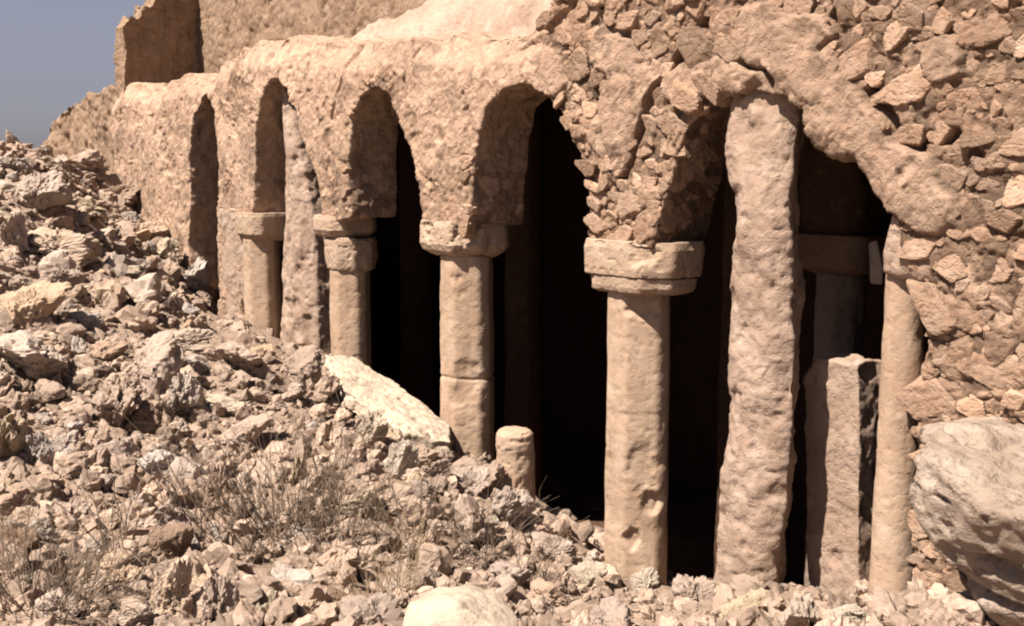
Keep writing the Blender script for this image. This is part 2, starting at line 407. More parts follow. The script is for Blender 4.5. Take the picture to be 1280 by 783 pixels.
tone_all = np.clip(tone * (1 - plaster) + tone_p * plaster, 0, 1) - .12 * side
attr(wall, 'masonry', np.c_[mortar, np.clip(tone_all, 0, 1), plaster].astype(np.float32))
# angular stones bedded in the mortar of the near bays, wedge stones along the arches
wall.calc_loop_triangles()
wt = np.empty(len(wall.loop_triangles) * 3, np.int32); wall.loop_triangles.foreach_get('vertices', wt); wt = wt.reshape(-1, 3)
wv = verts(wall); wa = np.c_[mortar, np.clip(tone_all, 0, 1), plaster].astype(np.float32)
ICO = {}
for n_ in (2, 3, 4, 5):
    bm = bmesh.new(); bmesh.ops.create_icosphere(bm, subdivisions=n_, radius=1)
    ICO[n_] = (np.array([v.co[:] for v in bm.verts]), np.array([[v.index for v in f.verts] for f in bm.faces])); bm.free()
def block_shape(n, seed, front=True):
    r = np.random.default_rng(seed); V, Fc = ICO[n]
    ncut = 9; nr = r.normal(size=(ncut, 3)); nr[:, 1] *= .45; nr /= np.linalg.norm(nr, axis=1)[:, None]; d = r.uniform(.5, .9, ncut)
    if front:
        nr = np.vstack([nr, [r.normal(0, .1), -1, r.normal(0, .1)]]); nr[-1] /= np.linalg.norm(nr[-1]); d = np.r_[d, r.uniform(.38, .5)]
    c = V @ nr.T; t = np.minimum(np.where(c > .06, d[None] / np.maximum(c, .06), 9), 1.25)
    P = V * t.min(1)[:, None]
    P = P + V * (.035 * fbm(P + seed, 4, 4, seed, .65) - .04 * sst(.3, .7, noise(P + seed, 6, seed + 3)))[:, None]
    return P / np.abs(P).max(0), Fc
BL = {n_: [block_shape(n_, 5000 + i * 7) for i in range(26)] for n_ in (3, 4)}
cand = np.where((norms(wall)[:, 1] < -.6) & (Xv > 4.3) & (Xv < 10.8) & (Zv < 5.0) & (plaster < .55) & (dall > .03) & (rng.random(len(V)) < sst(4.4, 5.9, Xv + .5 * low)))[0]
rng.shuffle(cand)
placed = np.zeros((0, 3)); SV, SF, SA = [wv], [wt], [wa]; nv_ = len(wv)
def set_block(c, r, ax, ay, az, ang, tone_):
    global nv_
    P, Fc = BL[4 if r > .07 else 3][rng.integers(26)]
    Q = P * np.array([r * ax, r * ay, r * az]); ca, sa = math.cos(ang), math.sin(ang); tl = rng.normal(0, .12)
    Q = np.c_[Q[:, 0] * ca - Q[:, 2] * sa, Q[:, 1] + tl * Q[:, 2], Q[:, 0] * sa + Q[:, 2] * ca] + c
    SV.append(Q); SF.append(Fc + nv_); SA.append(np.tile(np.array([0, tone_, 0]), (len(Q), 1))); nv_ += len(Q)
# wedge stones standing round the arches
for key, lo, hi, rr in (('C', 0, 4, .05), ('D', 0, 4, .058), ('D', 6, 10, .06), ('E', 0, 5, .085)):
    pl = np.array(A[key][lo:hi + 1]); cen = np.array(A[key]).mean(0)
    sg = np.hypot(*np.diff(pl, axis=0).T); L_ = np.r_[0, np.cumsum(sg)]; s_ = rr
    while s_ < L_[-1]:
        x_, z_ = np.interp(s_, L_, pl[:, 0]), np.interp(s_, L_, pl[:, 1]); dv = np.array([x_, z_]) - cen; dv /= np.hypot(*dv)
        if rng.random() < .7:
            r_ = rr * rng.uniform(.65, 1.25); ln = rng.uniform(1.5, 2.2); off = r_ * ln * .72 + .01
            c_ = np.array([x_ + dv[0] * off, rng.uniform(-.02, .03), z_ + dv[1] * off])
            set_block(c_, r_, ln, 1.3, .92, math.atan2(dv[1], dv[0]) + rng.normal(0, .12), np.clip(rng.normal(.6, .18), .2, 1))
            placed = np.vstack([placed, [c_[0], c_[2], r_ * 1.4]])
        s_ += rr * rng.uniform(1.75, 2.1)
ci = 0
for rlo, rhi, num in ((.13, .18, 30), (.10, .14, 90), (.07, .11, 380), (.042, .07, 1100), (.022, .042, 2200)):
    got = 0; tr = 0
    while got < num and tr < num * 22:
        tr += 1; q_ = V[cand[ci % len(cand)]]; q3 = verts(wall)[cand[ci % len(cand)]] if False else D[cand[ci % len(cand)]]; ci += 1
        r_ = rng.uniform(rlo, rhi)
        if len(placed) and (np.hypot(placed[:, 0] - q3[0], placed[:, 1] - q3[2]) < .76 * (placed[:, 2] + r_)).any(): continue
        tone_ = np.clip(rng.normal(.46, .17) + (.32 if rng.random() < .14 else 0), .1, 1)
        set_block(np.array([q3[0], max(q3[1], -.05) + r_ * rng.uniform(.10, .30), q3[2]]), r_, rng.uniform(1.0, 1.35), rng.uniform(.75, 1.0), rng.uniform(.72, .95), rng.normal(0, .4), tone_)
        placed = np.vstack([placed, [q3[0], q3[2], r_]]); got += 1
wall = mesh_np('arch_wall', np.vstack(SV), np.vstack(SF)); wall.polygons.foreach_set('use_smooth', np.arange(len(wall.polygons)) < len(wt)); attr(wall, 'masonry', np.vstack(SA).astype(np.float32))
facade = part('arch_wall', wall, M_WALL)

def box_me(x0, x1, y0, y1, z0, z1, vox=.06, amp=.05, s=0):
    bm = bmesh.new(); bmesh.ops.create_cube(bm, size=1)
    for v in bm.verts: v.co = ((x0 + x1) / 2 + v.co.x * (x1 - x0), (y0 + y1) / 2 + v.co.y * (y1 - y0), (z0 + z1) / 2 + v.co.z * (z1 - z0))
    me = remesh(bm, vox); V = verts(me); Nn = norms(me)
    set_verts(me, V + Nn * (amp * fbm(V, 2.2, 5, s, .6))[:, None]); return me
# --- columns
def ring_mesh(profile, sides_r, nz, nth, cx, cy, amp, f, s, lean=(0, 0), chips=(), joints=()):
    """vertical stone: profile(z01)->(z, scale); sides_r(theta)->radius"""
    th = np.linspace(0, 2 * math.pi, nth, endpoint=False); t = np.linspace(0, 1, nz)
    R = sides_r(th); zz = np.array([profile(a) for a in t])
    X = cx + (R * np.cos(th))[None, :] * zz[:, 1:2] + (lean[0] * t)[:, None]
    Y = cy + (R * np.sin(th))[None, :] * zz[:, 1:2] + (lean[1] * t)[:, None]
    Z = np.repeat(zz[:, :1], nth, 1)
    V = np.stack([X, Y, Z], -1).reshape(-1, 3)
    i = np.arange(nz * nth).reshape(nz, nth); j = np.roll(i, -1, 1)
    q = np.stack([i[:-1], j[:-1], j[1:], i[1:]], -1).reshape(-1, 4)
    # caps as fans of quads to a centre vertex pair
    c0, c1 = len(V), len(V) + 1
    V = np.vstack([V, [[cx, cy, zz[0, 0]], [cx + lean[0], cy + lean[1], zz[-1, 0]]]])
    tri = np.r_[np.stack([np.full(nth, c0), j[0], i[0]], -1), np.stack([np.full(nth, c1), i[-1], j[-1]], -1)]
    me = bpy.data.meshes.new('m')
    n = Vector
    Fq = np.vstack([np.c_[q[:, [0, 1, 2]]], np.c_[q[:, [0, 2, 3]]], tri])
    me = mesh_np('stone', V, Fq)
    Nn = norms(me); V = verts(me)
    h = amp * (fbm(V, f, 5, s, .6) - .9 * sst(.45, .8, noise(V, f * 1.7, s + 3)) - .6 * sst(.4, .7, noise(V, f * 5, s + 4)))
    for (px, py, pz, r, dp) in chips:
        dd = np.sqrt(((V - np.array([px, py, pz])) ** 2 * np.array([1, 1, .45])).sum(1)) + .07 * fbm(V, 8, 4, s + 8)
        h -= dp * sst(r, r * .4, dd)
    for zj in joints:
        h -= .012 * sst(.016, .004, np.abs(V[:, 2] - zj + .012 * fbm(V, 4, 3, s + 11)))
    Nn = Nn.copy()
    set_verts(me, V + Nn * h[:, None])
    return me

def poly_r(ap, n, rot, soft=.012, sq=1.0):
    def f(th):
        r = np.full(len(th), 1e9)
        vals = []
        for k in range(n):
            a = rot + 2 * math.pi * k / n
            c = np.cos(th - a); vals.append(np.where(c > .05, ap / np.maximum(c, .05), 9))
        vals = np.stack(vals); k_ = soft
        return -k_ * np.log(np.exp(-(vals - vals.min(0)) / k_).sum(0)) + vals.min(0)
    return f
def cham_r(ax, ay, ch):
    """rectangle with chamfered corners"""
    def f(th):
        c, s_ = np.abs(np.cos(th)), np.abs(np.sin(th))
        a = ax / np.maximum(c, 1e-3); b = ay / np.maximum(s_, 1e-3); d = (ax + ay - ch) / np.maximum(c + s_, 1e-3)
        v = np.stack([a, b, d]); k = .008
        return -k * np.log(np.exp(-(v - v.min(0)) / k).sum(0)) + v.min(0)
    return f
def straight(z0, z1, t0=1., t1=1.): return lambda a: (z0 + (z1 - z0) * a, t0 + (t1 - t0) * a)
def steps(pts):
    zs = [p[0] for p in pts]; sc = [p[1] for p in pts]
    ln = np.cumsum([0] + [math.hypot(zs[i + 1] - zs[i], .35 * (sc[i + 1] - sc[i])) for i in range(len(pts) - 1)]); ln /= ln[-1]
    return lambda a: (float(np.interp(a, ln, zs)), float(np.interp(a, ln, sc)))
OCT = -math.pi / 2
def shaft_r(r): return cham_r(r * 1.0, r * .80, r * .60)      # eight faces, broader than deep
def cx_at(px, py, Y): return float(atY(px, py, Y)[0])
cols = [
    dict(c=.02, x=cx_at(328, 360, .13), y=.13, r=.225, z1=2.03, lab='slender octagonal column close beside the plastered pier, farthest full column'),
    dict(c=2.02, x=cx_at(438, 390, .2), y=.2, r=.222, z1=1.84, lab='octagonal column with a short neck block under its capital'),
    dict(c=4.01, x=cx_at(584, 450, .19), y=.19, r=.25, z1=2.09, lab='octagonal column with a single thick capital beside the leaning slab'),
    dict(c=6.09, x=cx_at(797, 520, .19), y=.19, r=.245, z1=2.0, lab='tall pale octagonal column with a two tiered capital'),
    dict(c=8.05, x=cx_at(1120, 620, .15), y=.15, r=.13, z1=2.27, lab='thin tan column against the jamb beside the big boulder')]
for k, c in enumerate(cols):
    chips = []
    if k == 2: chips = [(c['x'] - .2, .02, 1.72, .07, .05), (c['x'] + .18, .07, 1.05, .16, .025), (c['x'] + .1, .0, 1.9, .1, .015)]
    if k == 3: chips = [(c['x'] + .22, .12, .62, .08, .04), (c['x'] + .12, .02, .35, .06, .03), (c['x'] + .19, .07, .85, .14, .02), (c['x'] + .16, .06, 1.93, .1, .03)]
    if k == 4: chips = [(c['x'] + .1, -.04, .9, .05, .03), (c['x'] + .05, -.06, 1.5, .04, .015)]
    me = ring_mesh(straight(-.35, c['z1'] + .012, 1.03, .97 if k < 4 else .74), shaft_r(c['r']) if k < 4 else poly_r(c['r'], 8, OCT, .02), 230, 96, c['x'], c['y'], .0055, 4, 300 + k * 9, (.0, 0), chips, {2: (1.13,)}.get(k, ()))
    ob = part('column', me, M_SHAFT); ob['label'] = c['lab']
    def cap(name, prof, rr, nz=60, nth=120, amp=.014, s=400, lean=(0, 0), mat=M_CAP, x=c['c'], chips=(), y=.3):
        return part(name, ring_mesh(prof, rr, nz, nth, x, y, amp, 6, s + k * 11, lean, chips), mat, ob)
    if k == 0:
        cap('capital', steps([(2.03, .72), (2.05, .8), (2.10, .97), (2.28, 1.0), (2.325, .97)]), cham_r(.30, .24, .09), x=c['x'] - .01, y=.17, amp=.009)
    if k == 1:
        cap('neck_block', steps([(1.84, .9), (1.86, .97), (1.92, 1.02), (2.12, 1.04), (2.15, 1.0)]), cham_r(.235, .21, .12), s=430, x=c['x'], y=.22)
        cap('capital', steps([(2.15, .82), (2.17, .9), (2.22, 1.0), (2.31, 1.0), (2.35, .96)]), cham_r(.27, .25, .10), y=.2, amp=.009)
    if k == 2:
        cap('capital', steps([(2.09, .66), (2.105, .78), (2.14, .93), (2.19, 1.0), (2.33, .99), (2.37, .96)]), cham_r(.40, .29, .17), nz=80, nth=200, amp=.011, y=.22,
            chips=[(c['c'] + .33, .0, 2.33, .16, .06), (c['c'] - .1, -.07, 2.36, .1, .04)])
    if k == 3:
        cap('lower_tier', steps([(1.98, .8), (2.0, .96), (2.03, 1.0), (2.09, 1.01)]), cham_r(.385, .25, .14), nz=50, nth=200, s=450, amp=.008, y=.2, lean=(.01, .0), chips=[(c['c'] - .32, -.05, 2.0, .16, .06)])
        cap('capital', steps([(2.09, .9), (2.10, .98), (2.14, 1.0), (2.27, 1.01), (2.32, .98)]), cham_r(.415, .28, .15), nz=70, nth=200, amp=.008, y=.21, lean=(.01, 0), chips=[(c['c'] + .3, -.1, 2.28, .12, .04)])

me = box_me(8.05, 8.36, .05, .42, 2.26, 2.54, .014, .06, 483); V = verts(me).copy(); V[:, 0] += .12 * (V[:, 2] - 2.25) * (V[:, 0] < 8.2); set_verts(me, V)
sb = part('impost', me, M_PIER); sb['label'] = 'rough impost block on the thin column'
# --- later piers propping the arches
def edge_pier(pts, Y, y0, y1, vox, amp, f, s, lab, mat=M_PIER, narrow=0., rnd=.06, back=0.):
    poly = [xz(*q, Y) for q in pts]
    bm = bmesh.new(); prism(bm, poly, y0, y1)
    me = remesh(bm, vox); V = verts(me).copy()
    zs_ = np.linspace(V[:, 2].min(), V[:, 2].max(), 24); mid_ = np.array([(lambda q: (q.min() + q.max()) / 2 if len(q) else 0)(V[np.abs(V[:, 2] - z_) < .2, 0]) for z_ in zs_])
    xc_ = np.interp(V[:, 2], zs_, mid_); V[:, 0] = xc_ + (V[:, 0] - xc_) * (1 - narrow * np.clip((V[:, 1] - y0) / (y1 - y0), 0, 1) ** 1.3); hw_ = np.interp(V[:, 2], zs_, np.array([(lambda q: max((q.max() - q.min()) / 2, .05) if len(q) else .2)(V[np.abs(V[:, 2] - z_) < .2, 0]) for z_ in zs_]))
    V[:, 1] += rnd * np.clip(np.abs(V[:, 0] - xc_) / hw_, 0, 1.1) ** 3 * (1 - np.clip((V[:, 1] - y0) / (y1 - y0), 0, 1))
    V[:, 1] += back * sst(2.75, 3.2, V[:, 2])
    set_verts(me, V); Nn = norms(me)
    c1, c2, cid = voronoi(V + .04 * vnoise(V, 5, 2, s), 7, s + 4)
    h = amp * fbm(V, f, 5, s, .6) + .02 * (cid - .5) * sst(0, .03, (c2 - c1) / 7) - .025 * sst(.35, .75, noise(V, f * 1.8, s + 2)) - .012 * sst(.35, .7, noise(V, f * 5, s + 3))
    V = V + Nn * h[:, None]; V += .02 * vnoise(V, 2, 2, s + 7)
    set_verts(me, V)
    o = part('pier', me, mat); o['label'] = lab; return o
edge_pier([(884, 760), (882, 700), (892, 560), (896, 450), (903, 330), (905, 260), (893, 170), (890, 95), (972, 95), (973, 170), (972, 260), (976, 330), (979, 450), (973, 560), (965, 640), (959, 700), (955, 760)],
          -.03, -.05, .3, .0125, .032, 3.2, 500, 'rough bowed plastered pier wedged under the widest arch', narrow=.6, rnd=.13, back=.07)
edge_pier([(343, 470), (345, 400), (350, 300), (353, 200), (350, 150), (345, 100), (352, 100), (363, 140), (371, 180), (378, 225), (384, 270), (387, 320), (389, 400), (391, 470)], .15, .13, .4, .016, .022, 3.5, 530, 'plastered pier curving up into one side of a far narrow arch', rnd=.1)
# buttress face beside the far slit, and the fill that blocks the slit's foot
edge_pier([(272, 470), (270, 300), (272, 262), (303, 262), (304, 300), (304, 470)], -.02, -.03, .2, .016, .02, 4, 560, 'plastered pier beside the narrow slit arch')
edge_pier([(236, 470), (238, 230), (246, 185), (262, 190), (276, 182), (282, 470)], .3, .3, .55, .02, .035, 5, 575, 'rubble fill blocking the foot of the slit arch', M_UPPER)

# --- the interior, its shade put into dark stone and floor colours
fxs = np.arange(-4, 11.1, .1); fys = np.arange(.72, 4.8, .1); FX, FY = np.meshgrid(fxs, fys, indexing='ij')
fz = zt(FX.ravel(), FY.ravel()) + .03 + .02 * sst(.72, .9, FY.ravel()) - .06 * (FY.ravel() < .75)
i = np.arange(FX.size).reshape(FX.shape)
link('floor', mesh_np('floor', np.c_[FX.ravel(), FY.ravel(), fz], np.stack([i[:-1, :-1], i[1:, :-1], i[1:, 1:], i[:-1, 1:]], -1).reshape(-1, 4)), M_SHADE)['kind'] = 'structure'  # dark sheet over the ground, painting the shade inside
part('rear_wall', box_me(-4.2, 11.2, 4.6, 5.1, -1.4, 4.0, .08, .06, 600), M_SHADE)
part('vault', box_me(-4.1, 11.1, .5, 5.05, 3.60, 3.70, .045, .008, 610), M_SHADE)
part('side_wall', box_me(-4.2, -3.7, .5, 4.7, -1.4, 3.8, .08, .05, 620), M_SHADE)
part('side_wall', box_me(10.7, 11.15, .5, 4.7, -1.4, 3.8, .08, .05, 630), M_SHADE)
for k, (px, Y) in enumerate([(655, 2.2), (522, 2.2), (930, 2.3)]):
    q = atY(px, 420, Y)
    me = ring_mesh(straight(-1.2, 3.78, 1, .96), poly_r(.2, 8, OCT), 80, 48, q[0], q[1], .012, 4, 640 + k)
    part('inner_column', me, M_SHADE)

q = [atY(px, py, Y) for px, py in ((1086, 304), (1096, 300), (1104, 335), (1103, 356), (1089, 354)) for Y in (.8, .9)]  # added block, pale to stand for light on the inner capital's end
me = remesh(hull_bm(q), .012); V = verts(me); Nn = norms(me); set_verts(me, V + Nn * (.008 * fbm(V, 7, 4, 890))[:, None])
sb = part('capital_end_block', me, M_GREY); sb['label'] = 'pale block added for the lit end of the inner capital'

# --- upper storey and roof
def top_z(x, pts): return np.interp(x, [p[0] for p in pts], [p[1] for p in pts])
def rough_solid(bm, vox, amp, f, s, stones=.03):
    me = remesh(bm, vox); V = verts(me); Nn = norms(me)
    c1, c2, cid = voronoi(V + .05 * vnoise(V, 4, 2, s), 6, s + 4)
    h = amp * fbm(V, f, 5, s, .6) + stones * ((cid - .5) + .6) * sst(0, .05, (c2 - c1) / 6) - stones
    set_verts(me, V + Nn * h[:, None] + .03 * vnoise(V, 1.5, 3, s + 9)); return me
bm = bmesh.new()
prism(bm, [(-4.6, 3.5), (2.0, 3.5), (6.6, 3.5), (6.6, 6.0), (3, 6.2), (.5, 6.0), (-1.5, 6.1), (-3.0, 5.85), (-4.6, 5.6)], 1.25, 1.75)
part('upper_wall', rough_solid(bm, .022, .04, 2.5, 700, .025), M_UPPER)
bm = bmesh.new()                                  # the return wall, its broken end towards the front
ys = [(.06, 3.6), (1.4, 3.6), (1.4, 5.6), (1.1, 5.5), (.95, 5.38), (.82, 5.4), (.72, 5.12), (.6, 5.16), (.5, 4.98), (.4, 5.0), (.33, 4.8), (.2, 4.84), (.06, 4.66)]
a = [bm.verts.new((-3.85 - .3 * y, y, z_)) for y, z_ in ys]; b = [bm.verts.new((-4.22 - .3 * y, y, z_)) for y, z_ in ys]
for i in range(len(ys)): bm.faces.new((a[i], a[(i + 1) % len(ys)], b[(i + 1) % len(ys)], b[i]))
bmesh.ops.triangulate(bm, faces=[bm.faces.new(a[::-1]), bm.faces.new(b)]); bmesh.ops.recalc_face_normals(bm, faces=bm.faces)
part('upper_wall', rough_solid(bm, .02, .06, 3, 720, .02), M_UPPER)
# collapsed fill sloping up behind the front edge of the roof
xs = np.arange(-3.9, 6.6, .025); ysr = np.arange(.30, 1.4, .025); RX, RY = np.meshgrid(xs, ysr, indexing='ij')
base = np.interp(RX, [-4, -1, .3, 2, 3.6, 5, 7], [3.78, 3.78, 3.98, 3.92, 3.76, 3.72, 3.75])
slope = np.interp(RX, [-4, 1.2, 1.9, 2.6, 3.4, 6.6], [.02, .05, .55, 1.0, 1.25, 1.35])
RP = np.c_[RX.ravel(), RY.ravel(), np.zeros(RX.size)]
slope = slope * (1 + .5 * fbm(RP, 1.3, 4, 748)).reshape(RX.shape)
RZ = base + slope * np.clip(RY - .38 - .12 * fbm(RP, 1.7, 3, 749).reshape(RX.shape), 0, 2) ** .95
Vr = np.c_[RX.ravel(), RY.ravel(), RZ.ravel()]
c1, c2, cid = voronoi(Vr, 6, 740)
c3, _, cid3 = voronoi(Vr, 15, 741)
Vr[:, 2] += .07 * fbm(Vr, 2.5, 6, 745, .6) + .05 * (cid - .4) * sst(.7, .3, c1) + .035 * (cid3 - .3) * sst(.7, .2, c3)
i = np.arange(Vr.shape[0]).reshape(RX.shape)
part('roof_fill', mesh_np('roof', Vr, np.stack([i[:-1, :-1], i[1:, :-1], i[1:, 1:], i[:-1, 1:]], -1).reshape(-1, 4)), M_PIER)

# --- broken wall stump at the far end
stump = [xz(*q, .12) for q in [(175, 340), (175, 116), (150, 110), (128, 112), (104, 120), (82, 134), (66, 150), (54, 176), (40, 260), (40, 340)]]
bm = bmesh.new(); prism(bm, stump, .12, .8)
me = rough_solid(bm, .025, .13, 1.7, 760, .03)
V = verts(me); c = V.mean(0); c[2] = V[:, 2].min(); set_verts(me, V - c)
tag(link('ruined_wall', me, M_UPPER, None, tuple(c)), 'rough broken wall stump against the sky at the far end of the arcade', 'wall')

# ------------------------------------------------------------------ single stones with a shape of their own
def chunk(pts, vox, amp, f, s, strat=0):
    me = remesh(hull_bm(pts), vox); V = verts(me); Nn = norms(me)
    h = amp * fbm(V, f, 5, s, .6) - amp * .8 * sst(.4, .8, noise(V, f * 2.2, s + 2)) - amp * .35 * sst(.3, .7, noise(V, f * 6, s + 3))
    if strat:
        Q = V * np.array([1, 1, 5.]) + .25 * vnoise(V, 2, 2, s + 5) * 1.5
        h -= strat * sst(.2, .7, noise(Q, 3.2, s + 6)) * (np.abs(Nn[:, 2]) < .75)
    set_verts(me, V + Nn * h[:, None]); return me
def place(name, me, mat, lab, cat='rock', group=None):
    V = verts(me); c = V.mean(0); c[2] = V[:, 2].min(); set_verts(me, V - c)
    return tag(link(name, me, mat, None, tuple(c)), lab, cat, group)
# large boulder by the near jamb
q = [atD(1148, 548, 4.8), atD(1144, 630, 4.7), atD(1170, 690, 4.65), atD(1240, 770, 4.6), atD(1330, 850, 4.6), atD(1480, 850, 4.6), atD(1520, 700, 4.1),
     atD(1160, 530, 5.3), atD(1290, 503, 5.3), atD(1480, 505, 5.3), atD(1178, 590, 4.5), atD(1235, 640, 4.3), atD(1330, 665, 4.1), atD(1470, 690, 4.0), atD(1180, 660, 5.4), atD(1300, 830, 5.4), atD(1480, 830, 5.4)]
place('boulder', chunk(q, .012, .045, 3.0, 800, .07), M_BOULDER, 'huge grey boulder with a flat sunlit top beside the thin column', 'boulder')
# cream boulder in the foreground
q = [atD(498, 778, 4.95), atD(512, 752, 4.95), atD(548, 733, 5.1), atD(590, 731, 5.15), atD(628, 745, 5.1), atD(648, 775, 4.95), atD(500, 805, 4.75), atD(570, 815, 4.65), atD(645, 800, 4.75), atD(570, 752, 4.8), atD(530, 800, 5.3), atD(620, 800, 5.3)]
place('boulder', chunk(q, .009, .012, 5, 820), M_CREAM, 'smooth cream boulder lying in the foreground below the broken column drum', 'boulder')
# leaning slab
tp = [atY(404, 446, -.42), atY(440, 443, -.05), atY(500, 484, -.02), atY(562, 531, -.02), atY(564, 552, -.32), atY(505, 541, -.62), atY(430, 487, -.72)]
q = [p_ + np.array([0, 0, dz]) for p_ in tp for dz in (0, -.14)]
place('stone_slab', chunk(q, .011, .028, 4, 840, .03), M_SLAB, 'long flat pale slab leaning down across the rubble toward a column', 'slab')
# broken drum
q = atY(642, 605, -.12)
me = ring_mesh(steps([(q[2] - .25, 1.02), (q[2] + .28, 1.0), (q[2] + .375, .97), (q[2] + .40, .8), (q[2] + .41, .3)]), poly_r(.145, 8, OCT + .2, .03), 90, 72, q[0] + .03, q[1], .014, 6, 860, (-.02, 0))
place('column_drum', me, M_SHAFT, 'short broken column drum standing upright in the rubble', 'column stump')
# broken pillar in the dark behind the near arch
q = [xz(*p_, .38) for p_ in [(1010, 800), (1005, 560), (1006, 470), (1022, 448), (1042, 444), (1056, 452), (1066, 447), (1073, 450), (1074, 560), (1072, 800)]]
bm = bmesh.new(); prism(bm, q, .38, .62)
me = remesh(bm, .012); V = verts(me); Nn = norms(me)
Vb = V.copy(); Vb[:, 2] -= .05 * sst(1.45, 1.7, V[:, 2]) * fbm(V, 4, 3, 873)
set_verts(me, Vb + Nn * (.02 * fbm(V, 5, 5, 870, .6) - .02 * sst(.4, .8, noise(V, 9, 872)))[:, None])
place('broken_pillar', me, M_PIER, 'broken square pillar stump half sunlit behind the widest arch', 'pillar')
q = atY(1050, 380, 1.55)
me = ring_mesh(straight(-1.2, 2.08, 1, .97), poly_r(.17, 8, OCT), 120, 64, q[0], q[1], .012, 5, 880)
ic = part('inner_column', me, M_BROWN); ic['label'] = 'inner column behind the broken pillar'  # shade of the inside put into the brown stone, capital too
part('capital', ring_mesh(steps([(2.08, .7), (2.12, .95), (2.2, 1), (2.34, 1)]), cham_r(.30, .3, .08), 40, 80, q[0] + .06, q[1], .012, 6, 885), M_BROWN, ic)
part('springer', ring_mesh(steps([(2.34, .9), (2.6, .95), (3.2, 1.2), (3.76, 1.6)]), cham_r(.27, .26, .08), 50, 80, q[0] + .02, q[1], .03, 5, 888), M_SHADE, ic)

# ------------------------------------------------------------------ rocks
def ico(n):
    bm = bmesh.new(); bmesh.ops.create_icosphere(bm, subdivisions=n, radius=1)
    V = np.array([v.co[:] for v in bm.verts]); Fc = np.array([[v.index for v in f.verts] for f in bm.faces]); bm.free(); return V, Fc
def rock_shape(n, seed, ang=.75, ncut=16, amp=.05):
    r = np.random.default_rng(seed); V, Fc = ICO[n]
    nr = r.normal(size=(ncut, 3)); nr /= np.linalg.norm(nr, axis=1)[:, None]
    d = r.uniform(.36, .9, ncut)
    c = V @ nr.T; t = np.where(c > .08, d[None] / np.maximum(c, .08), 9); t = np.minimum(t, 1.3)
    k = .006
    rad = -k * np.log(np.exp(-(t - t.min(1, keepdims=True)) / k).sum(1)) + t.min(1)
    P = V * rad[:, None]
    if n > 2:                                                    # broken faces: small leaning planes
        f1, f2, fc, ft = voronoi(P + seed, 2.2, seed + 1, (1, 1, 1), True); f3, f4, fc2, ft2 = voronoi(P + seed, 5.5, seed + 2, (1, 1, 1), True)
        P = P + V * (.42 * ft + .08 * (fc - .5) + .2 * ft2 - .05 * sst(.06, .0, f4 - f3))[:, None]
    st = np.array([1, r.uniform(.7, 1), r.uniform(.55, .85)])
    P = P * st
    P += V * (.6 * amp * fbm(P + seed, 2.2, 5, seed, .6) + amp * .8 * fbm(P + seed, 7, 4, seed + 4, .65) - (amp * .9 * sst(.35, .8, noise(P + seed, 4.5, seed + 2)) if n > 3 else 0))[:, None]
    e = np.abs(P).max(0); return P / e, Fc, st
PROTO = {}
def proto(i, n):
    if (i, n) not in PROTO:
        P, Fc, st = rock_shape(n, 1000 + i * 13, ncut=7 + (i % 5) * 2, amp=.045 + .015 * (i % 3))
        PROTO[(i, n)] = mesh_np('rock', P, Fc, False)
    return PROTO[(i, n)]
MATS = {'r': M_ROCK, 'g': M_GREY, 't': M_TAN, 'c': M_CREAM, 'b': M_BROWN}
MESHMAT = {}
def rock(pos, sx, sy, sz, rot, i, mat, lab, group=None, n=4, cat='rock'):
    key = (i, n, mat)
    if key not in MESHMAT:
        me = proto(i, n).copy(); me.name = 'rock'; me.materials.append(MATS[mat]); MESHMAT[key] = me
    o = bpy.data.objects.new('rock', MESHMAT[key]); COL.objects.link(o)
    o.location = pos; o.scale = (sx, sy, sz); o.rotation_euler = rot
    return tag(o, lab, cat, group)
